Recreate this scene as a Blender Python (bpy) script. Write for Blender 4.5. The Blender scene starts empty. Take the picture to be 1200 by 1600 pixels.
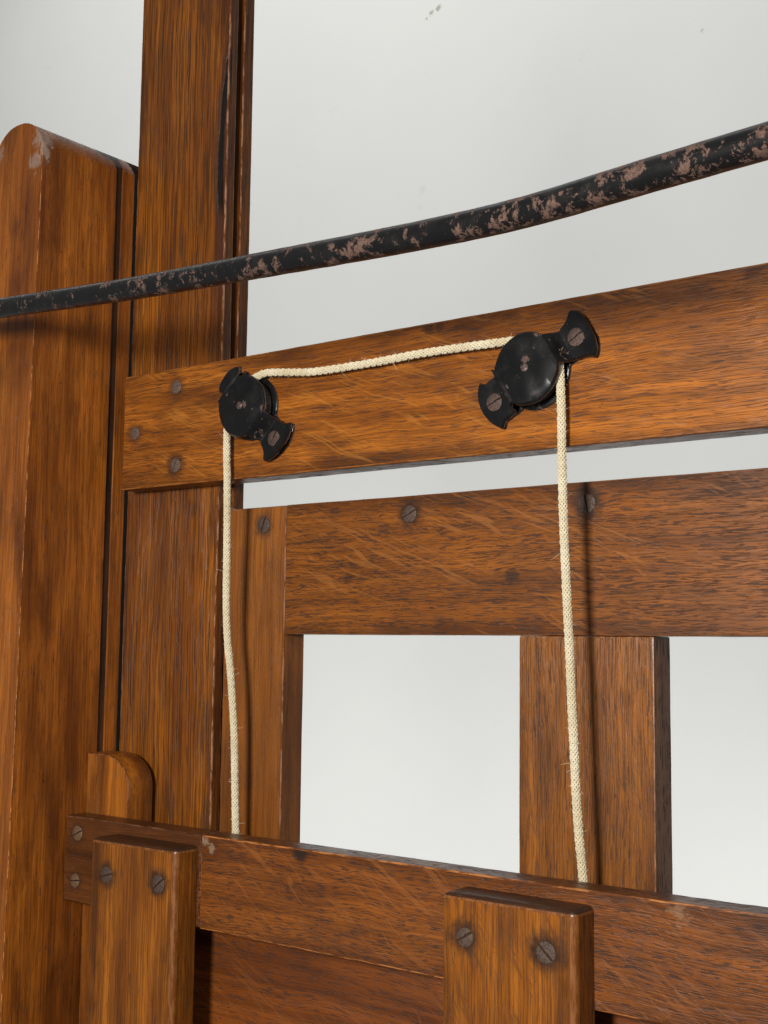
import bpy, bmesh, math, random
from mathutils import Vector, Matrix, noise as mnoise

random.seed(7)
S = bpy.context.scene
COL = S.collection
MM = 0.001
ZO = 1.30                       # camera height above the floor, metres


def W(x, y, z):                 # millimetres, measured from the camera's place, to world metres
    return Vector((x * MM, y * MM, z * MM + ZO))


# ------------------------------------------------------------------ camera
cd = bpy.data.cameras.new('camera')
cam = bpy.data.objects.new('camera', cd)
COL.objects.link(cam)
S.camera = cam
cd.sensor_fit = 'HORIZONTAL'
cd.sensor_width = 36.0
cd.lens = 1979.0 / 1200.0 * 36.0
cd.clip_start = 0.01
cd.clip_end = 60
yaw, pit, rol = math.radians(37.784), math.radians(5.973), math.radians(0.645)
fw = Vector((-math.sin(yaw) * math.cos(pit), math.cos(yaw) * math.cos(pit), math.sin(pit)))
rt = fw.cross(Vector((0, 0, 1))).normalized()
up = rt.cross(fw)
r2 = rt * math.cos(rol) + up * math.sin(rol)
u2 = -rt * math.sin(rol) + up * math.cos(rol)
mw = Matrix((r2, u2, -fw)).transposed().to_4x4()
mw.translation = W(0, 0, 0)
cam.matrix_world = mw

# ------------------------------------------------------------------ world, lamps, exposure
w = bpy.data.worlds.new('World')
S.world = w
w.use_nodes = True
bg = w.node_tree.nodes['Background']
bg.inputs[0].default_value = (1.0, 0.99, 0.97, 1)
bg.inputs[1].default_value = 0.17


def lamp(name, loc, target, size, power, color, size_y=None):
    ld = bpy.data.lights.new(name, 'AREA')
    ld.energy = power
    ld.color = color
    ld.shape = 'RECTANGLE' if size_y else 'DISK'
    ld.size = size
    if size_y:
        ld.size_y = size_y
    o = bpy.data.objects.new(name, ld)
    COL.objects.link(o)
    o.location = loc
    o.rotation_euler = (target - loc).to_track_quat('-Z', 'Y').to_euler()
    return o


lamp('key_lamp', W(-192, -330, 110), W(-450, 550, 60), 0.15, 10.3, (1.0, 0.965, 0.90))
lamp('side_lamp', W(1500, -700, 900), W(-550, 520, 50), 0.7, 10.0, (1.0, 0.98, 0.95))
lamp('wall_fill_low', W(-2300, 1250, -1150), W(-2600, 3000, 0), 4.4, 45.0, (1.0, 0.99, 0.97), 0.7)  # added fill below the view, brightens the wall
lamp('wall_fill_high', W(-2300, 1250, 2900), W(-2300, 3000, 1850), 4.4, 45.0, (1.0, 0.99, 0.97), 0.7)  # added fill above the view, evens out the wall; no real ceiling light

S.view_settings.view_transform = 'Standard'
S.view_settings.look = 'None'
S.view_settings.gamma = 1
S.view_settings.exposure = 0.0
S.view_settings.use_curve_mapping = False
S.render.engine = 'CYCLES'


# ------------------------------------------------------------------ node helper
class NT:
    def __init__(self, name):
        self.m = bpy.data.materials.new(name)
        self.m.use_nodes = True
        self.t = self.m.node_tree
        self.b = self.t.nodes['Principled BSDF']

    def n(self, typ, **kw):
        nd = self.t.nodes.new(typ)
        for k, v in kw.items():
            setattr(nd, k, v)
        return nd

    def put(self, sock, v):
        if isinstance(v, bpy.types.NodeSocket):
            self.t.links.new(v, sock)
        elif v is not None:
            if sock.type == 'RGBA' and len(v) == 3:
                v = (*v, 1)
            sock.default_value = v

    def math(self, op, a, b=None, c=None, clamp=False):
        nd = self.n('ShaderNodeMath', operation=op)
        nd.use_clamp = clamp
        self.put(nd.inputs[0], a)
        if b is not None:
            self.put(nd.inputs[1], b)
        if c is not None:
            self.put(nd.inputs[2], c)
        return nd.outputs[0]

    def xyz(self, x, y, z):
        nd = self.n('ShaderNodeCombineXYZ')
        for i, v in enumerate((x, y, z)):
            self.put(nd.inputs[i], v)
        return nd.outputs[0]

    def noise(self, vec, scale=1.0, detail=2.0, rough=0.5, dist=0.0):
        nd = self.n('ShaderNodeTexNoise')
        self.put(nd.inputs['Vector'], vec)
        nd.inputs['Scale'].default_value = scale
        nd.inputs['Detail'].default_value = detail
        nd.inputs['Roughness'].default_value = rough
        nd.inputs['Distortion'].default_value = dist
        return nd.outputs[0]

    def step(self, v, lo, hi, a=0.0, b=1.0):
        nd = self.n('ShaderNodeMapRange', interpolation_type='SMOOTHSTEP')
        self.put(nd.inputs[0], v)
        for i, q in enumerate((lo, hi, a, b)):
            self.put(nd.inputs[i + 1], q)
        return nd.outputs[0]

    def mix(self, f, a, b, mode='MIX'):
        nd = self.n('ShaderNodeMix', data_type='RGBA', blend_type=mode)
        self.put(nd.inputs[0], f)
        self.put(nd.inputs[6], a)
        self.put(nd.inputs[7], b)
        return nd.outputs[2]

    def bump(self, h, strength, dist):
        nd = self.n('ShaderNodeBump')
        nd.inputs['Strength'].default_value = strength
        nd.inputs['Distance'].default_value = dist
        self.put(nd.inputs['Height'], h)
        self.t.links.new(nd.outputs[0], self.b.inputs['Normal'])

    def coords(self):
        tc = self.n('ShaderNodeTexCoord')
        sp = self.n('ShaderNodeSeparateXYZ')
        self.t.links.new(tc.outputs['Object'], sp.inputs[0])
        k = [self.math('MULTIPLY', sp.outputs[i], 1000.0) for i in range(3)]
        return k                                       # millimetres


def wood(name, axis, seed, light, mid, dark, pore=0.8, pore_len=0.16, pore_w=1.5, pore_thr=0.57,
         streak=0.6, streak_w=1.1, fleck=0.0, fleck_ang=-25.0, fleck_col=(0.33, 0.125, 0.03), blotch=1.0,
         rough=0.36, spots=(), wear=None, crack=None, fleck_len=0.03, dirt=0.5, wander=14.0, edge=None):
    """Stained oak: grain runs along `axis`; spots = (x, z, radius, strength) stains in board-local mm."""
    light, mid, dark = [(p[0] * 1.12 * k, p[1] * .935 * k, p[2] * .62 * k) for p, k in ((light, 1.06), (mid, .76), (dark, .40))]
    N = NT(name)
    x, y, z = N.coords()
    g, c = (x, z) if axis == 'x' else (z, x)
    g0, c0 = g, c
    g = N.math('ADD', g, seed * 137.0)
    c = N.math('ADD', c, seed * 61.0)
    # the grain wanders
    wv = N.noise(N.xyz(N.math('MULTIPLY', g, 0.011), N.math('MULTIPLY', c, 0.022), N.math('MULTIPLY', y, .02)), 1, 3, .55)
    cw = N.math('ADD', c, N.math('MULTIPLY', N.math('SUBTRACT', wv, .5), wander))
    # blotches of stain
    b1 = N.noise(N.xyz(N.math('MULTIPLY', g, 0.0065), N.math('MULTIPLY', c, 0.06), N.math('MULTIPLY', y, .05)), 1, 4, .55, .25)
    b2 = N.noise(N.xyz(N.math('MULTIPLY', g, 0.017), N.math('MULTIPLY', c, 0.048), N.math('MULTIPLY', y, .05)), 1, 5, .60, .35)
    f1 = N.step(b1, 0.28, 0.72)
    f2 = N.step(b2, 0.30, 0.72)
    col = N.mix(N.math('MULTIPLY', f1, blotch, clamp=True), mid, light)
    col = N.mix(N.math('MULTIPLY', N.step(b2, 0.56, 0.24), 0.62 * blotch, clamp=True), col, dark)
    if edge:
        # old polish gone dark along the board's long edges, broken and uneven
        de = N.math('MINIMUM', N.math('SUBTRACT', c0, edge[0]), N.math('SUBTRACT', edge[1], c0))
        de = N.math('ADD', de, N.math('MULTIPLY', N.math('SUBTRACT', b2, .5), 26.0))
        col = N.mix(N.step(de, 9.0, -1.0, 0.0, .55), col, dark)
    # fine long streaks of the grain
    s1 = N.noise(N.xyz(N.math('MULTIPLY', g, 0.014), N.math('MULTIPLY', cw, streak_w), N.math('MULTIPLY', y, .9)), 1, 3, .7)
    s2 = N.noise(N.xyz(N.math('MULTIPLY', g, 0.007), N.math('MULTIPLY', cw, 0.22), N.math('MULTIPLY', y, .2)), 1, 3, .6)
    sm = N.step(s1, 0.525, 0.445)
    col = N.mix(N.math('MULTIPLY', sm, 0.75 * streak), col, dark)
    col = N.mix(N.math('MULTIPLY', N.step(s2, .35, .68), 0.35), col, dark)
    # ray flecks
    if fleck > 0:
        a = math.radians(fleck_ang)
        gw = N.math('ADD', g, N.math('MULTIPLY', N.math('SUBTRACT', wv, .5), 40.0))
        u = N.math('ADD', N.math('MULTIPLY', gw, math.cos(a)), N.math('MULTIPLY', c, math.sin(a)))
        v = N.math('SUBTRACT', N.math('MULTIPLY', c, math.cos(a)), N.math('MULTIPLY', gw, math.sin(a)))
        fl = N.noise(N.xyz(N.math('MULTIPLY', u, fleck_len), N.math('MULTIPLY', v, 0.30), seed * 3.1), 1, 3, .55, 1.1)
        fm = N.noise(N.xyz(N.math('MULTIPLY', g, 0.012), N.math('MULTIPLY', c, 0.02), seed * 5.3), 1, 2)
        fk = N.math('MULTIPLY', N.step(fl, 0.555, 0.65), N.step(fm, 0.40, 0.58))
        col = N.mix(N.math('MULTIPLY', fk, fleck), col, fleck_col)
    # open pores: short dark dashes
    p1 = N.noise(N.xyz(N.math('MULTIPLY', g, pore_len), N.math('MULTIPLY', cw, pore_w), N.math('MULTIPLY', y, .9)), 1, 2, .5, .15)
    pz = N.noise(N.xyz(N.math('MULTIPLY', g, 0.004), N.math('MULTIPLY', cw, 0.16), N.math('MULTIPLY', y, .1)), 1, 2)
    pm = N.step(p1, N.math('SUBTRACT', pore_thr + .10, N.math('MULTIPLY', pz, 0.16)),
                N.math('SUBTRACT', pore_thr + .145, N.math('MULTIPLY', pz, 0.16)))
    pv = N.noise(N.xyz(N.math('MULTIPLY', g, .05), N.math('MULTIPLY', c, .4), seed * 1.7), 1, 2)
    pm = N.math('MULTIPLY', pm, N.step(pv, .30, .58, .35, 1.0))
    if fleck > 0:
        pm = N.math('MULTIPLY', pm, N.math('SUBTRACT', 1.0, N.math('MULTIPLY', fk, .7)))
    col = N.mix(N.math('MULTIPLY', pm, pore), col, (0.018, 0.008, 0.004))
    # scattered specks and small dents of an old finish
    sp_ = N.noise(N.xyz(N.math('MULTIPLY', g, .22), N.math('MULTIPLY', c, .30), N.math('MULTIPLY', y, .3)), 1, 3, .6)
    col = N.mix(N.math('MULTIPLY', N.step(sp_, .70, .76), dirt), col, (0.014, 0.007, 0.004))
    pale = N.noise(N.xyz(N.math('MULTIPLY', g, .31), N.math('MULTIPLY', c, .35), N.math('MULTIPLY', y, .33)), 1, 3, .7)
    col = N.mix(N.math('MULTIPLY', N.step(pale, .735, .77), .5 * dirt), col, (0.42, 0.22, 0.10))
    # rust and ink stains round the screws, small knots
    for sp5 in spots:
        sx, sz, r, st = sp5[:4]
        sc = sp5[4] if len(sp5) > 4 else (0.016, 0.010, 0.008)
        dx = N.math('SUBTRACT', x, sx)
        dz = N.math('SUBTRACT', z, sz)
        q = N.math('ADD', N.math('MULTIPLY', dx, dx), N.math('MULTIPLY', dz, dz))
        if len(sp5) > 5:
            dy = N.math('SUBTRACT', y, sp5[5])
            q = N.math('ADD', q, N.math('MULTIPLY', dy, dy))
        d = N.math('SQRT', q)
        d = N.math('ADD', d, N.math('MULTIPLY', N.math('SUBTRACT', sp_, .5), r * (1.2 if len(sp5) < 5 else 4.0)))
        col = N.mix(N.math('MULTIPLY', N.step(d, r * 1.55, r * .5), st), col, sc)
    hgt = N.math('ADD', N.math('MULTIPLY', pm, -0.7), N.math('MULTIPLY', sm, -0.3))
    if crack:
        # an old split wandering down the arris: list of (z, x), half width
        zs, xs, hw = crack
        cx = N.n('ShaderNodeFloatCurve')
        cur = cx.mapping.curves[0]
        lo, hi = min(zs), max(zs)
        xl, xh = min(xs) - 1, max(xs) + 1
        pts = sorted(((q - lo) / (hi - lo), (p - xl) / (xh - xl)) for q, p in zip(zs, xs))
        cur.points[0].location = pts[0]
        cur.points[1].location = pts[-1]
        for p in pts[1:-1]:
            cur.points.new(*p)
        cx.mapping.update()
        N.put(cx.inputs['Value'], N.step(z, lo, hi) if False else N.math('DIVIDE', N.math('SUBTRACT', z, lo), hi - lo, clamp=True))
        xx = N.math('ADD', N.math('MULTIPLY', cx.outputs[0], xh - xl), xl)
        wob = N.noise(N.xyz(0.0, 0.0, N.math('MULTIPLY', z, .07)), 1, 3, .6)
        xx = N.math('ADD', xx, N.math('MULTIPLY', N.math('SUBTRACT', wob, .5), 2.6))
        dx = N.math('SUBTRACT', x, xx)
        wid = N.math('MULTIPLY', hw, N.math('ADD', .35, N.noise(N.xyz(0.0, 5.0, N.math('MULTIPLY', z, .06)), 1, 2)))
        inz = N.math('MULTIPLY', N.step(z, lo, lo + 14), N.step(z, hi, hi - 8))
        front = N.step(y, -8.0, -9.0)
        ck = N.math('MULTIPLY', N.step(N.math('ABSOLUTE', dx), wid, N.math('MULTIPLY', wid, .5)), inz)
        ck = N.math('MULTIPLY', ck, front)
        st = N.math('MULTIPLY', N.math('MULTIPLY', N.step(dx, -7.0, -4.0), front), N.step(z, lo - 70, lo - 20))
        stn = N.math('MULTIPLY', st, N.step(b2, .25, .5))
        col = N.mix(N.math('MULTIPLY', stn, .8), col, (0.045, 0.016, 0.009))
        col = N.mix(ck, col, (0.006, 0.004, 0.003))
        hgt = N.math('ADD', hgt, N.math('MULTIPLY', ck, -9.0))
    N.put(N.b.inputs['Base Color'], col)
    rg = N.math('ADD', N.math('MULTIPLY', f2, -0.10), rough + 0.06)
    rg = N.math('ADD', rg, N.math('MULTIPLY', pm, 0.25))
    N.put(N.b.inputs['Roughness'], rg)
    N.b.inputs['Specular IOR Level'].default_value = 0.36
    N.bump(N.math('ADD', hgt, N.math('MULTIPLY', b2, 1.2)), 0.55, 0.00022)
    # worn arris
    E_ = NT(name + '_arris')
    x, y, z = E_.coords()
    nn = E_.noise(E_.xyz(E_.math('MULTIPLY', x, .09 if axis == 'x' else .6), E_.math('MULTIPLY', y, .6),
                         E_.math('MULTIPLY', z, .6 if axis == 'x' else .09)), 1, 5, .7)
    wr = wear or (0.0, light)
    base = tuple((p * .55 + q * .45) for p, q in zip(mid, dark))
    colw = E_.mix(E_.math('MULTIPLY', E_.step(nn, .44, .58), wr[0]), base, wr[1])
    E_.put(E_.b.inputs['Base Color'], colw)
    E_.put(E_.b.inputs['Roughness'], E_.math('ADD', .20, E_.math('MULTIPLY', nn, .25)))
    E_.bump(nn, .4, .0003)
    return N.m, E_.m


# ------------------------------------------------------------------ mesh helpers
def link(name, bm, mats, parent, origin, smooth=40.0):
    me = bpy.data.meshes.new(name)
    bmesh.ops.recalc_face_normals(bm, faces=bm.faces)
    bm.to_mesh(me)
    bm.free()
    for m in mats:
        me.materials.append(m)
    me.shade_smooth()
    me.set_sharp_from_angle(angle=math.radians(smooth))
    o = bpy.data.objects.new(name, me)
    COL.objects.link(o)
    o.parent = parent
    o.location = origin - (parent.matrix_world.translation if parent else Vector())
    o.matrix_basis = Matrix.Translation(o.location)
    if smooth == 40.0:
        wn = o.modifiers.new('weighted', 'WEIGHTED_NORMAL')
        wn.mode = 'FACE_AREA'
        wn.weight = 100
        wn.keep_sharp = True
    return o


def wobble(bm, amp, fine, axis, seed):
    for v in bm.verts:
        p = v.co
        q = Vector((p.x, p.y, p.z)) * 9.0 + Vector((seed * 3.3, seed, 0))
        v.co += mnoise.noise_vector(q) * amp
        q2 = Vector((p.x, p.y, p.z)) * 130.0 + Vector((seed, 0, seed * 2))
        v.co += mnoise.noise_vector(q2) * fine


def prism(bm, poly, y0, y1, bev, segs=2, axis='z', cut=0.012, amp=0.0002, fine=0.00008, seed=1, edges=None, y0f=None):
    """poly: outline in x, z (mm, about the board's origin), extruded from y0 to y1 (mm).
    edges: function(mid, e) -> bevel width in mm or 0, for boards whose edges differ."""
    t = bmesh.new()
    lo = [t.verts.new((x * MM, (y0f(z) if y0f else y0) * MM, z * MM)) for x, z in poly]
    hi = [t.verts.new((x * MM, y1 * MM, z * MM)) for x, z in poly]
    n = len(poly)
    t.faces.new(lo)
    t.faces.new(hi[::-1])
    for i in range(n):
        t.faces.new((lo[i], lo[(i + 1) % n], hi[(i + 1) % n], hi[i]))
    bmesh.ops.recalc_face_normals(t, faces=t.faces)
    sharp = [e for e in t.edges if len(e.link_faces) == 2 and e.calc_face_angle() > math.radians(28)]
    if edges:
        groups = {}
        for e in sharp:
            m = (e.verts[0].co + e.verts[1].co) / 2 * 1000
            b = edges(m)
            if b:
                groups.setdefault(b, []).append(e)
        for b, es in sorted(groups.items(), reverse=True):
            es = [e for e in es if e.is_valid]
            bmesh.ops.bevel(t, geom=es, offset=b * MM, segments=4 if b > 2 else segs, profile=.5,
                            affect='EDGES', material=1, clamp_overlap=True)
    elif bev:
        bmesh.ops.bevel(t, geom=sharp, offset=bev * MM, segments=segs, profile=.5, affect='EDGES', material=1,
                        clamp_overlap=True)
    # cross cuts along the length so that arrises can be uneven
    xs = [v.co.z if axis == 'z' else v.co.x for v in t.verts]
    a, b = min(xs), max(xs)
    k = max(2, int((b - a) / cut))
    nrm = (0, 0, 1) if axis == 'z' else (1, 0, 0)
    for i in range(1, k):
        p = a + (b - a) * i / k
        co = (0, 0, p) if axis == 'z' else (p, 0, 0)
        bmesh.ops.bisect_plane(t, geom=t.verts[:] + t.edges[:] + t.faces[:], plane_co=co, plane_no=nrm, dist=1e-6)
    wobble(t, amp, fine, axis, seed)
    me = bpy.data.meshes.new('tmp')
    t.to_mesh(me)
    t.free()
    bm.from_mesh(me)
    bpy.data.meshes.remove(me)


def rect(x0, x1, z0, z1):
    return [(x0, z0), (x1, z0), (x1, z1), (x0, z1)]


def board(name, mats, parent, x0, x1, y0, y1, z0, z1, axis, bev=0.8, seed=1, edges=None, cut=0.012, amp=.0002, fine=.00014):
    cx, cy, cz = (x0 + x1) / 2, (y0 + y1) / 2, (z0 + z1) / 2
    bm = bmesh.new()
    ed = (lambda m: edges(m + Vector((cx, cy, cz)))) if edges else None
    prism(bm, rect(x0 - cx, x1 - cx, z0 - cz, z1 - cz), y0 - cy, y1 - cy, bev, axis=axis, seed=seed, edges=ed, cut=cut,
          amp=amp, fine=fine)
    return link(name, bm, mats, parent, W(cx, cy, cz))


def tube_bm(bm, pts, rad, seg=8, mat=0, cap=True):
    """pts: Vectors; rad: float or list."""
    n = len(pts)
    rings = []
    t0 = (pts[1] - pts[0]).normalized()
    ref = Vector((0, 0, 1)) if abs(t0.z) < .9 else Vector((1, 0, 0))
    nv = (ref - t0 * ref.dot(t0)).normalized()
    for i in range(n):
        t = (pts[min(i + 1, n - 1)] - pts[max(i - 1, 0)]).normalized()
        nv = (nv - t * nv.dot(t)).normalized()
        bn = t.cross(nv)
        r = rad[i] if isinstance(rad, (list, tuple)) else rad
        rings.append([bm.verts.new(pts[i] + (nv * math.cos(2 * math.pi * k / seg) + bn * math.sin(2 * math.pi * k / seg)) * r)
                      for k in range(seg)])
    for a, b in zip(rings, rings[1:]):
        for k in range(seg):
            f = bm.faces.new((a[k], a[(k + 1) % seg], b[(k + 1) % seg], b[k]))
            f.material_index = mat
    if cap:
        bm.faces.new(rings[0][::-1])
        bm.faces.new(rings[-1])


def catmull(pts, step):
    """Even resampling of a Catmull-Rom curve through pts (mm)."""
    P = [Vector(p) for p in pts]
    P = [P[0] * 2 - P[1]] + P + [P[-1] * 2 - P[-2]]
    out = []
    for i in range(1, len(P) - 2):
        for k in range(40):
            t = k / 40
            a, b, c, d = P[i - 1], P[i], P[i + 1], P[i + 2]
            out.append(.5 * ((2 * b) + (c - a) * t + (2 * a - 5 * b + 4 * c - d) * t * t + (3 * b - a - 3 * c + d) * t ** 3))
    out.append(P[-2])
    res = [out[0]]
    acc = 0
    for a, b in zip(out, out[1:]):
        L = (b - a).length
        while acc + L >= step:
            f = (step - acc) / L
            a = a.lerp(b, f)
            res.append(a.copy())
            L = (b - a).length
            acc = 0
        acc += L
    return res


# ------------------------------------------------------------------ wall
def make_wall():
    N = NT('wall_paint')
    x, y, z = N.coords()
    v = N.xyz(x, y, z)
    big = N.noise(v, .0016, 4, .55)
    col = N.mix(N.step(big, .3, .7), (0.77, 0.785, 0.765), (0.80, 0.81, 0.79))
    # scuffs and a few specks of dirt on the paint
    sm = N.noise(v, .012, 5, .65)
    col = N.mix(N.math('MULTIPLY', N.step(sm, .62, .78), .25), col, (.62, .63, .61))
    wob = N.noise(v, .18, 3, .6)
    for mx, mz, r, st in ((-2164, 1924, 10, .7), (-2138, 1932, 12, .75), (-2182, 1912, 6, .5), (-1291, 1606, 7, .35), (-2192, 1371, 17, .10), (-2200, 1318, 14, .08)):
        dx = N.math('SUBTRACT', x, mx)
        dz = N.math('SUBTRACT', z, mz)
        d = N.math('SQRT', N.math('ADD', N.math('MULTIPLY', dx, dx), N.math('MULTIPLY', dz, dz)))
        d = N.math('ADD', d, N.math('MULTIPLY', N.math('SUBTRACT', wob, .5), r * 3.0))
        col = N.mix(N.math('MULTIPLY', N.step(d, r, r * .4), st), col, (.30, .29, .20))
    N.put(N.b.inputs['Base Color'], col)
    N.b.inputs['Roughness'].default_value = .7
    fine = N.noise(v, .25, 4, .6)
    N.bump(fine, .25, .0015)
    bm = bmesh.new()
    a = [bm.verts.new(p) for p in ((-8, 0, -2.6), (4, 0, -2.6), (4, 0, 4.6), (-8, 0, 4.6))]
    b = [bm.verts.new((p.co.x, .12, p.co.z)) for p in a]
    bm.faces.new(a)
    bm.faces.new(b[::-1])
    for i in range(4):
        bm.faces.new((a[i], b[i], b[(i + 1) % 4], a[(i + 1) % 4]))
    o = link('wall', bm, [N.m], None, W(0, 3000, 0))
    o['kind'] = 'structure'
    return o


make_wall()

# ------------------------------------------------------------------ the easel
easel = bpy.data.objects.new('studio_easel', None)
COL.objects.link(easel)
easel.location = W(-450, 545, -560)
easel.matrix_basis = Matrix.Translation(easel.location)
bpy.context.view_layer.update()
easel['label'] = 'brown stained oak easel frame with upright posts, crossing rails and black pulleys'
easel['category'] = 'easel'

BOT = -430          # boards run on below the picture
RGT = 140           # and beyond its right edge

LI, MI, DA = (0.34, 0.135, 0.022), (0.20, 0.070, 0.012), (0.065, 0.020, 0.006)

# ---- screws -----------------------------------------------------------------
def rust_metal(name, c1, c2, rough=.6):
    N = NT(name)
    x, y, z = N.coords()
    v = N.xyz(x, y, z)
    a = N.noise(v, .9, 4, .65)
    N.put(N.b.inputs['Base Color'], N.mix(N.step(a, .38, .62), c1, c2))
    N.put(N.b.inputs['Roughness'], N.math('ADD', rough - .15, N.math('MULTIPLY', a, .3)))
    N.b.inputs['Metallic'].default_value = .35
    N.bump(N.noise(v, 2.2, 4, .7), .6, .0003)
    return N.m


M_screw = rust_metal('rusted_screw', (.105, .066, .048), (.048, .030, .022))
M_nail = rust_metal('worn_screw', (.15, .10, .078), (.075, .048, .037))
M_brass = rust_metal('dull_brass_screw', (.20, .12, .06), (.09, .055, .035), .5)
M_slot = rust_metal('screw_slot', (.012, .009, .008), (.02, .015, .012))


def screw_mesh(r, slot=0.55, depth=.55):
    """Countersunk head: domed halves either side of a real slot, on a base disc."""
    bm = bmesh.new()
    n = 20
    # recessed base disc
    base = [bm.verts.new((r * .99 * math.cos(2 * math.pi * i / n) * MM, .12 * MM, r * .99 * math.sin(2 * math.pi * i / n) * MM))
            for i in range(n)]
    f = bm.faces.new(base)
    f.material_index = 1
    back = [bm.verts.new((v.co.x, 1.2 * MM, v.co.z)) for v in base]
    for i in range(n):
        bm.faces.new((base[i], base[(i + 1) % n], back[(i + 1) % n], back[i]))
    for s in (1, -1):
        if slot == 0 and s == -1:
            break
        h = slot if slot else -r * .98
        a0 = math.asin(max(-1, min(1, h / r)))
        arc = [(r * math.cos(a0 + (math.pi - 2 * a0) * i / 12), s * r * math.sin(a0 + (math.pi - 2 * a0) * i / 12)) for i in range(13)]
        rings = []
        for sc, yy in ((1, .1), (1, -.25 * depth), (.90, -.6 * depth), (.55, -.9 * depth)):
            ring = []
            for px, pz in arc:
                cz = s * (h if slot else 0)
                ring.append(bm.verts.new((px * sc * MM, yy * MM, (cz + (pz - cz) * sc) * MM)))
            rings.append(ring)
        for a, b in zip(rings, rings[1:]):
            m = len(a)
            for i in range(m):
                bm.faces.new((a[i], a[(i + 1) % m], b[(i + 1) % m], b[i]))
        bm.faces.new(rings[-1])
    return bm


SCREW = {}


def screw(parent, x, y, z, ang, mat=M_screw, r=4.7, slot=.5):
    key = (mat.name, r, slot)
    if key not in SCREW:
        bm = screw_mesh(r, slot)
        bmesh.ops.recalc_face_normals(bm, faces=bm.faces)
        me = bpy.data.meshes.new('screw')
        bm.to_mesh(me)
        bm.free()
        me.materials.append(mat)
        me.materials.append(M_slot)
        SCREW[key] = me
    o = bpy.data.objects.new('screw', SCREW[key])
    COL.objects.link(o)
    o.parent = parent
    loc = W(x, y + random.uniform(.0, .35), z) - parent.matrix_world.translation
    o.matrix_basis = Matrix.Translation(loc) @ Matrix.Rotation(-math.radians(ang), 4, 'Y') @ Matrix.Rotation(math.radians(random.uniform(-3, 3)), 4, 'X')
    return o


def upd():
    bpy.context.view_layer.update()


# sliding grooves painted dark: old wax and grime, plus the recess shade
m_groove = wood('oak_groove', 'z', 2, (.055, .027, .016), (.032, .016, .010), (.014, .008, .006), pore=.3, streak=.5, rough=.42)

# ---- upright post (arched top, grooved flank) --------------------------------
m_post = wood('oak_post', 'z', 3, (0.33, 0.120, 0.020), (0.19, 0.060, 0.011), (0.07, 0.020, 0.007), pore=0.5, pore_len=.09, pore_w=1.4,
              pore_thr=.60, streak=0.5, streak_w=1.1, blotch=1.0, rough=0.3, wear=(.9, (.60, .25, .08)), dirt=.8, wander=5.0,
              spots=((23, 312, 6, .7, (.26, .20, .17), -46), (18, 297, 5, .6, (.26, .20, .17), -46), (25, 303, 4, .7, (.30, .23, .19), -45),
                     (-22, 311, 5, .6, (.22, .17, .15), -46), (25, 318, 5, .5, (.30, .20, .14), -38)))


def make_post():
    X0, X1 = -684.5, -634.0
    ox, oy, oz = -659, 515, 0

    def arch(x1):
        pts = [(X0 - ox, BOT), (x1 - ox, BOT)]
        cx, hw = (X0 + X1) / 2, (X1 - X0) / 2
        for i in range(25):
            a = math.pi * i / 24
            x = cx + hw * math.cos(a)
            if x <= x1 + .01 or i == 0:
                xx = min(x, x1)
                u = max(-1, min(1, (xx - cx) / hw))
                zt = 307 + 18.5 * (max(0, 1 - abs(u) ** 2.3)) ** .75
                pts.append((xx - ox, zt))
        return pts
    bm = bmesh.new()
    yf = lambda z: 468.2 - oy - 0.009 * (304.6 - z)
    prism(bm, arch(X1), 468 - oy, 527 - oy, 0.9, axis='z', seed=3, y0f=yf,
          edges=lambda m: (0 if (m.y > 0 and m.x < 20) or m.z > 290 else (5.5 if m.y > 0 else .8)), cut=.01, fine=.00014)
    k = len(bm.faces)
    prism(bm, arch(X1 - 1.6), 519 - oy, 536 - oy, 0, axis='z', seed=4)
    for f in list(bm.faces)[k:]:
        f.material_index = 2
    k = len(bm.faces)
    prism(bm, arch(X1 - 0.6), 533.0 - oy, 543.2 - oy, .5, axis='z', seed=5)
    for f in list(bm.faces)[k:]:
        f.material_index = 0
    k = len(bm.faces)
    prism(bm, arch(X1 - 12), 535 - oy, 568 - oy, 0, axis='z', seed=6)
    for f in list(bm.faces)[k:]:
        f.material_index = 2  # dark colour stands for the shaded gap beside the mast
    return link('upright_post', bm, [*m_post, m_groove[0]], easel, W(ox, oy, oz))


post = make_post()

# ---- mast --------------------------------------------------------------------
mx, my, mz = -591, 555, 0
m_mast = wood('oak_mast', 'z', 5, (0.33, 0.128, 0.018), (0.20, 0.068, 0.010), (0.060, 0.018, 0.005), pore=0.7, pore_len=0.03, pore_w=1.2,
              pore_thr=0.54, streak=0.85, streak_w=1.0, blotch=0.75, rough=0.32, wear=(.6, (.42, .22, .13)),
              spots=((-571.7 - mx, 82, 4.5, .45), (-583 - mx, 18, 3, .3)),
              crack=((405, 390, 359, 327, 293, 262), (46.5, 46.0, 41.0, 37.6, 36.5, 38.5), 3.6), wander=6.0, edge=(-41.6, 42))


def make_mast():
    X0, X1 = -632.6, -549.0
    bm = bmesh.new()
    prism(bm, rect(X0 - mx, X1 - mx, BOT, 520), 543.5 - my, 551 - my, .9, axis='z', seed=8, cut=.01, fine=.00014)
    k = len(bm.faces)
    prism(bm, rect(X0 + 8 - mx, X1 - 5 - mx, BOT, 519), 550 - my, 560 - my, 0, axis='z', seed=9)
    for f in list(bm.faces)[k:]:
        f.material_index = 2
    prism(bm, rect(X0 - mx, X1 - .3 - mx, BOT, 520), 557 - my, 566 - my, .8, axis='z', seed=10, cut=.01)
    return link('sliding_mast', bm, [*m_mast, m_groove[0]], easel, W(mx, my, mz))


mast = make_mast()

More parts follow.
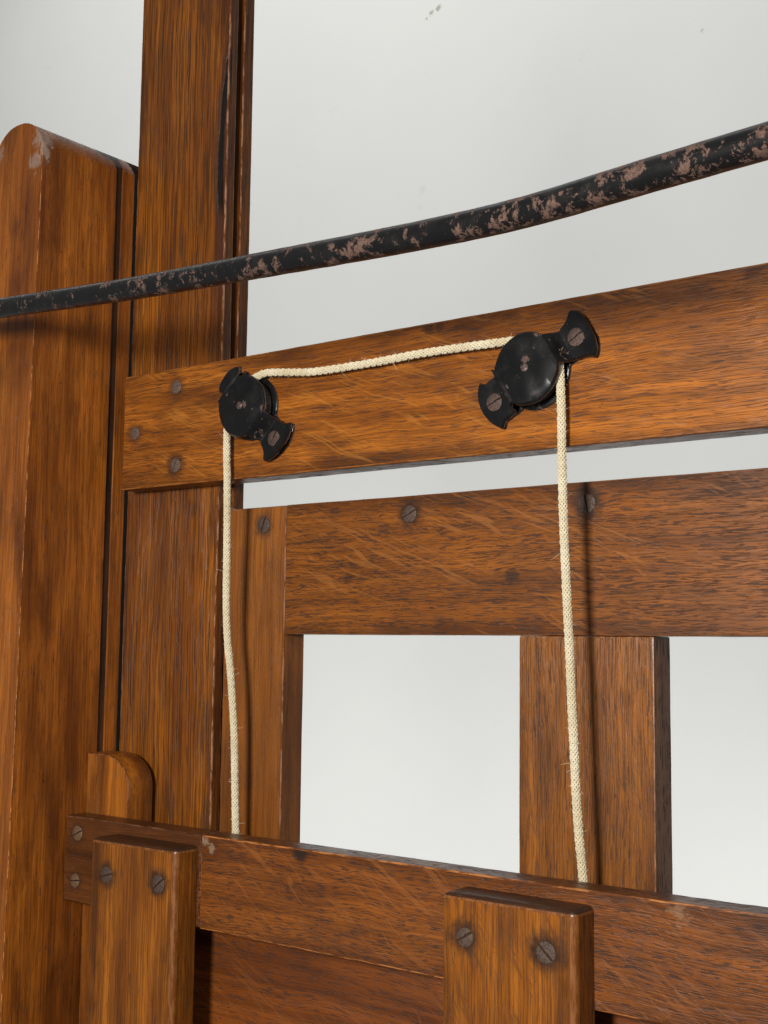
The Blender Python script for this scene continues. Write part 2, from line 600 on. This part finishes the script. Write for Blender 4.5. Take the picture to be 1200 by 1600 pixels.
# ---- mortised frame behind: two stiles and a rail ------------------------------
m_st1 = wood('oak_stile', 'z', 11, (0.27, 0.105, 0.018), (0.20, 0.072, 0.013), (0.085, 0.028, 0.008), pore=.35, pore_len=.2, pore_w=1.5, pore_thr=.60,
             streak=0.4, blotch=.8, rough=.40, spots=((-517.0 + 523.8, 70.1 + 174, 6.6, .75),), wear=(.5, (.40, .20, .12)), wander=6.0)
stile = board('frame_stile', m_st1, easel, -548.4, -499.2, 550.2, 568, BOT, 80.8, 'z', .7, 11)
m_st2 = wood('oak_stile_rays', 'z', 12, (0.33, 0.132, 0.023), (0.24, 0.093, 0.017), (0.09, 0.030, 0.008), pore=0.7, pore_len=0.085, pore_w=1.7, pore_thr=0.515,
             streak=0.45, fleck=0.55, fleck_ang=-34, fleck_col=(.13, .045, .010), fleck_len=.045, blotch=.8, rough=0.36, wear=(.5, (.36, .17, .09)), wander=7.0, streak_w=1.2, edge=(-36.9, 36.9))
stile2 = board('frame_stile', m_st2, easel, -339.4, -265.6, 550.2, 568.2, BOT, 5.27, 'z', .7, 12)
m_r2 = wood('oak_frame_rail', 'x', 14, (0.275, 0.103, 0.018), (0.205, 0.072, 0.013), (0.085, 0.027, 0.008), pore=0.78, pore_len=0.14, pore_w=1.75, pore_thr=0.505,
            streak=0.4, fleck=0.38, fleck_ang=-24, blotch=.75, rough=0.36, wear=(.3, (.3, .13, .05)),
            spots=tuple((a + 179.4, b - 43.1, r, s) for a, b, r, s in
                        ((-408.7, 70.8, 7.5, .85), (-300.3, 70.0, 8.0, .9), (-343.4, 35.4, 3.6, .7), (-450.8, 36.2, 3.0, .45))), wander=12.0, fleck_len=0.022, streak_w=1.2, edge=(-37.8, 37.8))
rail2 = board('frame_rail', m_r2, easel, -498.9, RGT, 550.0, 568.6, 5.3, 80.9, 'x', .6, 14)

# ---- cross rail carrying the pulleys -------------------------------------------
rx, rz = (-617.6 + RGT) / 2, (94.8 + 167.4) / 2
m_r1 = wood('oak_cross_rail', 'x', 17, (0.40, 0.150, 0.022), (0.24, 0.082, 0.013), (0.085, 0.026, 0.007), pore=0.7, pore_len=0.085, pore_w=1.65, pore_thr=0.53,
            streak=0.5, streak_w=1.15, fleck=0.25, fleck_ang=-22, fleck_col=(.46, .19, .035), blotch=0.9, rough=0.32, wear=(.5, (.36, .14, .03)),
            spots=tuple((a - rx, b - rz, r, s) for a, b, r, s in
                        ((-569.6, 155.5, 6.5, .55), (-606.4, 130.3, 6.3, .55), (-568.7, 107.1, 7.0, .75), (-379, 165.5, 4.0, .8), (-372, 164.5, 3, .7),
                         (-204, 166, 5, .6))), wander=10.0, fleck_len=0.02, edge=(-36.3, 36.3))
rail1 = board('cross_rail', m_r1, easel, -617.6, RGT, 525.6, 543.2, 94.8, 167.4, 'x', 1.0, 17, cut=.007, fine=.00016)

# ---- carriage: cheek with a quarter-round head, rail, battens, panel -------------
m_ck = wood('oak_cheek', 'z', 19, (0.33, 0.125, 0.020), (0.19, 0.062, 0.012), (0.06, 0.020, 0.008), pore=.4, pore_len=.1, pore_thr=.6, streak=.4, rough=.36,
            wear=(.4, (.3, .15, .08)), blotch=1.2)


def make_cheek():
    ox, oy, oz = -613.5, 528.5, 0
    R = 24
    pts = [(-633 - ox, BOT), (-594.2 - ox, BOT)]
    for i in range(13):
        a = math.pi / 2 * i / 12
        pts.append((-594.2 - R + R * math.cos(a) - ox, -68.6 - 19 + 19 * math.sin(a)))
    pts.append((-633 - ox, -68.6))
    bm = bmesh.new()
    prism(bm, pts, 519 - oy, 538.5 - oy, .8, axis='z', seed=19, cut=.02)
    return link('slider_cheek', bm, m_ck, easel, W(ox, oy, oz))


make_cheek()

crx, crz = (-514.6 + RGT) / 2, (-105.2 - 155.6) / 2
m_cr = wood('oak_carriage_rail', 'x', 23, (0.25, 0.091, 0.019), (0.185, 0.062, 0.014), (0.075, 0.024, 0.010), pore=0.78, pore_len=0.14, pore_w=1.75, pore_thr=0.51,
            streak=0.4, fleck=0.35, fleck_ang=-30, fleck_col=(.27, .095, .024), blotch=.75, rough=.32, wear=(.9, (.42, .15, .035)), wander=12.,
            spots=((-441.5 - crx, -107.1 - crz, 4.6, .9), (-512 - crx, -109 - crz, 2.4, .5, (.33, .23, .16)), (-506 - crx, -112 - crz, 2.0, .45, (.33, .23, .15)),
                   (-232 - crx, -110 - crz, 3.5, .4, (.32, .18, .1))), fleck_len=0.022, streak_w=1.2, edge=(-25.2, 25.2))
crail = board('carriage_rail', m_cr, easel, -514.6, RGT, 502.7, 518.6, -155.6, -105.2, 'x', .9, 23, cut=.007, fine=.0002)
m_cb = wood('oak_carriage_block', 'x', 25, (0.12, 0.046, 0.017), (0.085, 0.031, 0.012), (0.05, 0.018, 0.009), pore=.45, pore_len=.2, pore_w=1.6, pore_thr=.58,
            streak=.4, blotch=.8, rough=.32, wear=(.5, (.2, .09, .05)), wander=8.,
            spots=((-620 + 573.2, -114.8 + 130.4, 6, .45), (-620.8 + 573.2, -142.7 + 130.4, 6, .45)))
cblock = board('carriage_block', m_cb, easel, -631.6, -514.9, 502.9, 518.6, -155.4, -105.0, 'x', .9, 24, cut=.007, fine=.0002)

m_pn = wood('oak_panel', 'x', 27, (0.22, 0.072, 0.016), (0.155, 0.047, 0.011), (0.075, 0.024, 0.008), pore=0.6, pore_len=0.12, pore_w=1.7, pore_thr=0.52,
            streak=.3, fleck=0.35, fleck_ang=-32, fleck_col=(.25, .085, .02), blotch=.8, rough=.40, fleck_len=0.022)
board('panel_board', m_pn, easel, -592, RGT, 525.5, 533.5, BOT, -150, 'x', .6, 27)


m_top = wood('oak_grimy_top', 'x', 29, (.075, .033, .018), (.05, .022, .012), (.03, .014, .009), pore=.3, streak=.5, rough=.33)


def batten(x0, x1, mats, seed):
    def ed(m):
        if m.y > 500:
            return .4
        if m.x > x1 - 1 or m.z > -115:
            return 3.0
        return 1.2
    o = board('batten', [*mats, m_top[0]], easel, x0, x1, 486.6, 502.5, BOT, -111.4, 'z', 1, seed, edges=ed, cut=.015)
    for p in o.data.polygons:                       # handled, grimy top edge
        if p.normal.z > .3:
            p.material_index = 2
    return o


m_b1 = wood('oak_batten', 'z', 31, (0.40, 0.155, 0.020), (0.23, 0.080, 0.013), (0.065, 0.022, 0.008), pore=0.6, pore_len=0.05, pore_w=1.4, pore_thr=.58,
            streak=0.6, streak_w=1.1, blotch=0.7, rough=0.25, wear=(.4, (.30, .12, .035)),
            spots=((-573.4 + 551.5, -131.8 + 270.7, 6.6, .85), (-530.4 + 551.5, -131.6 + 270.7, 7.0, .9)), wander=5.0, edge=(-34.3, 34.3))
bat1 = batten(-585.8, -517.2, m_b1, 31)
m_b2 = wood('oak_batten_rays', 'z', 35, (0.36, 0.140, 0.022), (0.24, 0.085, 0.014), (0.09, 0.030, 0.008), pore=0.65, pore_len=0.06, pore_w=1.6, pore_thr=0.52,
            streak=0.5, fleck=.75, fleck_ang=-28, fleck_col=(.12, .042, .010), fleck_len=.05, blotch=.9, rough=0.25, wear=(.4, (.30, .12, .035)),
            spots=((-328.8 + 306.1, -130.2 + 270.7, 7.0, .85), (-286.7 + 306.1, -130.8 + 270.7, 7.6, .9)), wander=6.0, streak_w=1.15, edge=(-34.1, 34.1))
bat2 = batten(-340.2, -272.0, m_b2, 35)
upd()

for a in ((rail1, -569.6, 525.4, 155.5, 10, M_nail, 4.3, .0), (rail1, -606.4, 525.4, 130.3, 60, M_nail, 4.2, 0), (rail1, -568.7, 525.4, 107.1, 65, M_nail, 4.3, .25),
          (stile, -517.0, 549.9, 70.1, 68, M_screw, 4.8, .5), (rail2, -408.7, 549.8, 70.8, 25, M_screw, 4.7, .3), (rail2, -300.3, 549.8, 70.0, 100, M_screw, 4.9, .5),
          (cblock, -620.0, 502.6, -114.8, 25, M_brass, 4.4, .35), (cblock, -620.8, 502.6, -142.7, 8, M_brass, 4.1, .35),
          (bat1, -573.4, 486.5, -131.8, 15, M_screw, 4.7, .5), (bat1, -530.4, 486.5, -131.6, 38, M_screw, 4.8, .5),
          (bat2, -328.8, 486.5, -130.2, 32, M_screw, 4.6, .5), (bat2, -286.7, 486.5, -130.8, -42, M_screw, 4.8, .5)):
    screw(*a)

# ---- pulleys ---------------------------------------------------------------------
def black_paint(name, chips, thr=.60, scale=.16, rgh=.68, bias=None, rustc=((.12, .07, .055), (.05, .03, .025))):
    N = NT(name)
    x, y, z = N.coords()
    v = N.xyz(x, y, z)
    a = N.noise(v, scale, 9, rgh, .25)
    b = N.noise(v, scale * .27, 3, .55)
    thr_ = N.math('SUBTRACT', thr + .22, N.math('MULTIPLY', b, .44))
    if bias:
        thr_ = N.math('SUBTRACT', thr_, N.step(x, bias[0], bias[1], 0.0, bias[2]))
    m = N.step(a, thr_, N.math('ADD', thr_, .018))
    fine = N.noise(v, 1.1, 5, .75)
    spk = N.step(fine, .735, .75)
    m2 = N.math('MAXIMUM', m, N.math('MULTIPLY', spk, chips), clamp=True)
    rc = N.mix(N.step(N.noise(v, .8, 5, .75), .35, .65), rustc[1], rustc[0])
    dust = N.step(N.noise(v, .10, 5, .6), .45, .75)
    blk = N.mix(N.math('MULTIPLY', dust, .5), (.0045, .0045, .005), (.012, .0115, .0115))
    N.put(N.b.inputs['Base Color'], N.mix(m2, blk, rc))
    rg = N.math('ADD', .29, N.math('MULTIPLY', dust, .14))
    N.put(N.b.inputs['Roughness'], N.math('ADD', rg, N.math('MULTIPLY', m2, .42)))
    h = N.math('ADD', N.math('MULTIPLY', m2, -.8), N.math('MULTIPLY', N.math('MULTIPLY', fine, m2), .9))
    N.bump(N.math('ADD', h, N.math('MULTIPLY', a, .08)), .8, .00035)
    N.b.inputs['Specular IOR Level'].default_value = .42
    return N.m


M_black = black_paint('black_japanned_metal', .8, .64, .22)
M_edge = rust_metal('bare_rubbed_edge', (.14, .095, .08), (.04, .03, .027), .5)


def plate_half(u, R, neg=1.0, nw=1.0):
    """Half width of the plate at distance u from its centre: a disc, a waist, a flared lug with a rounded end."""
    au = abs(u)
    if u < 0 and au > 20:
        au = 20 + (au - 20) / neg
    wd = nw if u < -20 else 1.0
    d = math.sqrt(max(0, R * R - au * au)) if au < R else 0
    if au > 15.5:
        if au < 22:
            lug = 9.6
        elif au < 30:
            t = (au - 22) / 8
            lug = 9.6 + 4.6 * t ** 1.8
        else:
            t = min(1, (au - 30) / 6.4)
            lug = 14.2 * math.sqrt(max(0, 1 - t ** 1.5))
        lug = max(lug, 11.6) if u < 0 and au < 29 else lug
        return max(d, lug * wd if au >= 22 else (11.6 * wd if u < 0 else 8.8))
    return max(d, 8.8)


def plate(bm, R, hfun, th, neg=1.0, nw=1.0):
    """A bent sheet over (u, v): height hfun(u); th thick. Local frame: u = x, v = z, out of the board = -y."""
    us = []
    u = -20 - 16.3 * neg
    while u <= 36.31:
        us.append(u)
        u += .8 if abs(u) > 29 else 1.1
    vs = (-1, -.93, -.7, -.35, 0, .35, .7, .93, 1)
    nv = 9
    top, bot = [], []
    for u in us:
        hw = max(plate_half(u, R, neg, nw), .3)
        h = hfun(u)
        top.append([bm.verts.new((u * MM, -(h + th * (.5 if j in (0, nv - 1) else 1.0)) * MM, hw * vs[j] * MM)) for j in range(nv)])
        bot.append([bm.verts.new((u * MM, -h * MM, hw * vs[j] * MM)) for j in range(nv)])
    for L, flip in ((top, 0), (bot, 1)):
        for a, b in zip(L, L[1:]):
            for j in range(nv - 1):
                bm.faces.new((a[j], a[j + 1], b[j + 1], b[j]))
    for i in range(len(us) - 1):
        for j in (0, nv - 1):
            f = bm.faces.new((top[i][j], top[i + 1][j], bot[i + 1][j], bot[i][j]))
            f.material_index = 1
    for i in (0, len(us) - 1):
        for j in range(nv - 1):
            bm.faces.new((top[i][j], top[i][j + 1], bot[i][j + 1], bot[i][j]))


def cover_h(u):
    au = abs(u)
    a0, a1 = (15.5, 18.8) if u < 0 else (14.5, 21.0)
    if au < a0:
        return 10.6
    if au > a1:
        return 1.3 + (.05 * max(0, au - 27) ** 1.6 if u > 0 else 0)
    t = (au - a0) / (a1 - a0)
    t = t * t * (3 - 2 * t)
    return 10.6 + (1.3 - 10.6) * t


def make_pulley(cx, cz, ang, screws, neg=.85, nw=1.0):
    y = 525.3
    bm = bmesh.new()
    plate(bm, 18.8, lambda u: 0.0, 1.2, neg, nw)
    p = link('pulley', bm, [M_black, M_edge], easel, W(cx, y, cz), 50)
    p.matrix_basis = p.matrix_basis @ Matrix.Rotation(-math.radians(ang), 4, 'Y')
    upd()

    def sub(name, bm, mats, sm=50):
        bmesh.ops.recalc_face_normals(bm, faces=bm.faces)
        me = bpy.data.meshes.new(name)
        bm.to_mesh(me)
        bm.free()
        for m in mats:
            me.materials.append(m)
        me.shade_smooth()
        me.set_sharp_from_angle(angle=math.radians(sm))
        o = bpy.data.objects.new(name, me)
        COL.objects.link(o)
        o.parent = p
        return o
    bm = bmesh.new()
    plate(bm, 18.0, cover_h, 2.2, neg, nw)
    # the sheet is hammered and bowed a little
    for v in bm.verts:
        v.co += mnoise.noise_vector(v.co * 130 + Vector((cx, 0, 0))) * .0006
        if abs(v.co.x) < .015:
            rr = (v.co.x ** 2 + v.co.z ** 2) / .018 ** 2
            v.co.y += .0011 * rr
    sub('cover_plate', bm, [M_black, M_edge], 38)
    # grooved wheel between the plates
    bm = bmesh.new()
    prof = ((3, 9.4), (15.6, 9.4), (15.8, 8.6), (13.2, 6.6), (12.6, 5.9), (13.2, 5.2), (15.8, 3.2), (15.6, 2.4), (3, 2.4))
    n = 40
    rings = [[bm.verts.new((r * math.cos(2 * math.pi * i / n) * MM, -h * MM, r * math.sin(2 * math.pi * i / n) * MM)) for i in range(n)] for r, h in prof]
    for a, b in zip(rings, rings[1:] + rings[:1]):
        for i in range(n):
            bm.faces.new((a[i], a[(i + 1) % n], b[(i + 1) % n], b[i]))
    sub('wheel', bm, [M_wheel], 35)
    bm = bmesh.new()
    rings = []
    for r, h in ((2.6, 11.6), (2.5, 12.5), (1.7, 13.0), (.3, 13.15)):
        rings.append([bm.verts.new((r * math.cos(2 * math.pi * i / 14) * MM, -h * MM, r * math.sin(2 * math.pi * i / 14) * MM)) for i in range(14)])
    for a, b in zip(rings, rings[1:]):
        for i in range(14):
            bm.faces.new((a[i], a[(i + 1) % 14], b[(i + 1) % 14], b[i]))
    bm.faces.new(rings[-1])
    sub('rivet', bm, [M_rivet])
    for (u, sa) in screws:
        o = bpy.data.objects.new('screw', PSC)
        COL.objects.link(o)
        o.parent = p
        o.matrix_basis = Matrix.Translation((u * MM, -3.65 * MM, 0)) @ Matrix.Rotation(-math.radians(sa - ang), 4, 'Y')
    return p


M_wheel = rust_metal('dark_iron_wheel', (.05, .036, .032), (.018, .015, .014), .5)
M_rivet = rust_metal('rubbed_rivet', (.13, .085, .07), (.03, .025, .024), .5)
M_pscr = rust_metal('rust_brown_screw', (.105, .062, .048), (.045, .028, .023), .6)
_b = screw_mesh(4.5, .38)
bmesh.ops.recalc_face_normals(_b, faces=_b.faces)
PSC = bpy.data.meshes.new('screw')
_b.to_mesh(PSC)
_b.free()
PSC.materials.append(M_pscr)
PSC.materials.append(M_slot)

make_pulley(-313.6, 132.9, 30.0, ((27, 32), (-26, 25)))['label'] = 'black pulley farther along the cross rail, tilted up to the right'
make_pulley(-503.0, 135.0, -46.0, ((27.4, 62),), .62, .72)['label'] = 'black pulley near the mast, tilted down to the right'

# ------------------------------------------------------------------ rope
def make_rope():
    YR = 519.3
    left = [(-517.6, 536.5, -190), (-517.5, 534.2, -145), (-517.3, 532.4, -106.6), (-517.0, 530.6, -78.4), (-516.8, 529.0, -53.0), (-517.7, 527.6, -31.3),
            (-518.8, 526.6, -15.2), (-520.4, 525.7, -0.6), (-521.1, 524.5, 20.0), (-519.6, 522.2, 56.8), (-518.3, 519.9, 93.8), (-518.6, YR, 108)]
    arc1 = [(-503.4 + 15.6 * math.cos(math.radians(a)), YR, 134 + 15.6 * math.sin(math.radians(a))) for a in (188, 160, 130, 100)]
    mid = [(-496.0, YR, 151.9), (-488.5, YR, 153.2), (-476.7, YR, 152.1), (-457.5, YR, 149.8), (-440.3, YR, 149.2), (-410.1, YR, 149.2), (-381.4, YR, 149.9),
           (-353.8, YR, 149.6), (-328.0, YR, 149.0)]
    arc2 = [(-313.6 + 15.8 * math.cos(math.radians(a)), YR, 132.9 + 15.8 * math.sin(math.radians(a))) for a in (95, 65, 35, 10)]
    right = [(-297.2, 519.9, 111.9), (-297.3, 520.4, 93.5), (-297.3, 521.0, 75.3), (-297.1, 521.7, 54.0), (-296.5, 522.4, 33.0), (-295.9, 522.9, 15.0), (-295.3, 523.5, -2.9),
             (-294.8, 524.2, -23.6), (-294.0, 525.0, -47.1), (-293.4, 525.6, -67.5), (-292.6, 526.9, -87.7), (-292.2, 529.5, -105.6), (-291.8, 534, -145), (-291.5, 536.5, -190)]
    org = Vector((-517.5, 536, -190))
    pts = [(p - org) * MM for p in catmull(left + arc1 + mid + arc2 + right, 0.8)]
    # a frame carried along the rope
    n = len(pts)
    fr = []
    t0 = (pts[1] - pts[0]).normalized()
    nv = (Vector((0, -1, 0)) - t0 * t0.dot(Vector((0, -1, 0)))).normalized()
    for i in range(n):
        t = (pts[min(i + 1, n - 1)] - pts[max(i - 1, 0)]).normalized()
        nv = (nv - t * nv.dot(t)).normalized()
        fr.append((t, nv.copy(), t.cross(nv)))
    N = NT('cotton_cord')
    x, y, z = N.coords()
    v = N.xyz(x, y, z)
    a = N.noise(v, .05, 4, .6)
    b = N.noise(v, 1.6, 4, .7)
    col = N.mix(N.step(a, .35, .7), (.57, .49, .325), (.67, .605, .45))
    col = N.mix(N.math('MULTIPLY', N.step(b, .5, .75), .35), col, (.45, .34, .19))
    N.put(N.b.inputs['Base Color'], col)
    N.b.inputs['Roughness'].default_value = .9
    N.b.inputs['Specular IOR Level'].default_value = .15
    N.b.inputs['Sheen Weight'].default_value = .25
    N.bump(b, .5, .0002)
    core = NT('cord_core')
    core.b.inputs['Base Color'].default_value = (.38, .29, .17, 1)  # darker than the strands, painted in for the shade in the braid's gaps
    core.b.inputs['Roughness'].default_value = .95
    bm = bmesh.new()
    RAD = 1.64 * MM
    tube_bm(bm, [p for p in pts[::3]], 1.36 * MM, 8, mat=1)
    K, pitch = 6, 12.5 * MM
    step = .8 * MM
    for sgn in (1, -1):
        for k in range(K):
            path = []
            for i in range(n):
                th = sgn * 2 * math.pi * (i * step / pitch) + 2 * math.pi * (k + (0.0 if sgn > 0 else .5)) / K
                # over one, under one
                ph = K * (i * step / pitch) * 2 * math.pi
                rr = RAD + .25 * MM * math.cos(ph + (0 if sgn > 0 else math.pi) + k * math.pi)
                rr += .06 * MM * math.sin(i * .9 + k * 2.1)
                t, a_, b_ = fr[i]
                path.append(pts[i] + (a_ * math.cos(th) + b_ * math.sin(th)) * rr)
            tube_bm(bm, path, .46 * MM, 5, cap=False)
    o = link('cord', bm, [N.m, core.m], None, W(*org), 60)
    o['label'] = 'cream braided cotton cord running over two black pulleys and hanging down both sides'
    o['category'] = 'cord'
    # loose fibres
    bm = bmesh.new()
    for q in range(420):
        i = random.randrange(5, n - 6)
        t, a_, b_ = fr[i]
        th = random.uniform(0, 2 * math.pi)
        rad = a_ * math.cos(th) + b_ * math.sin(th)
        L = random.choice((.8, 1.1, 1.6, 2.2, 4.2)) * random.uniform(.6, 1.2) * MM
        d = (rad + t * random.uniform(-1.2, 1.2)).normalized()
        side = Vector((random.uniform(-1, 1), random.uniform(-1, 1), random.uniform(-1, 1)))
        P = [pts[i] + rad * 2.0 * MM]
        for s in range(1, 5):
            P.append(P[0] + d * L * s / 4 + side * L * .35 * (s / 4) ** 2)
        tube_bm(bm, P, [.07 * MM, .065 * MM, .055 * MM, .045 * MM, .03 * MM], 3, cap=False)
    f = link('fibres', bm, [N.m], o, W(*org), 60)
    f.matrix_basis = Matrix.Identity(4)
    f['kind'] = 'stuff'
    return o


make_rope()

# ------------------------------------------------------------------ iron rod
def make_rod():
    P = [(-1150, 487, 238), (-790, 443, 204), (-697.4, 431.6, 195.6), (-601.9, 419.9, 186.6), (-475.1, 404.5, 173.1), (-376.7, 392.4, 164.3), (-298.2, 382.8, 157.5),
         (-246, 376.2, 153.7), (-217.0, 372.5, 152.8), (-180.5, 367.8, 152.9), (-135.3, 361.9, 152.7), (-60, 352, 152), (40, 340, 151)]
    org = Vector(P[0])
    c = [(p - org) * MM for p in catmull(P, 2.5)]
    M_rod = black_paint('flaking_black_paint', .9, .566, .22, .79, (620, 920, .022), ((.130, .070, .050), (.055, .031, .024)))
    bm = bmesh.new()
    tube_bm(bm, c, 5.6 * MM, 28)
    for v in bm.verts:
        v.co += mnoise.noise_vector(v.co * 120) * .00012
    o = link('iron_rod', bm, [M_rod], None, W(*org), 60)
    o['label'] = 'bent black iron rod with flaking rusty paint crossing in front of the easel'
    o['category'] = 'rod'


make_rod()
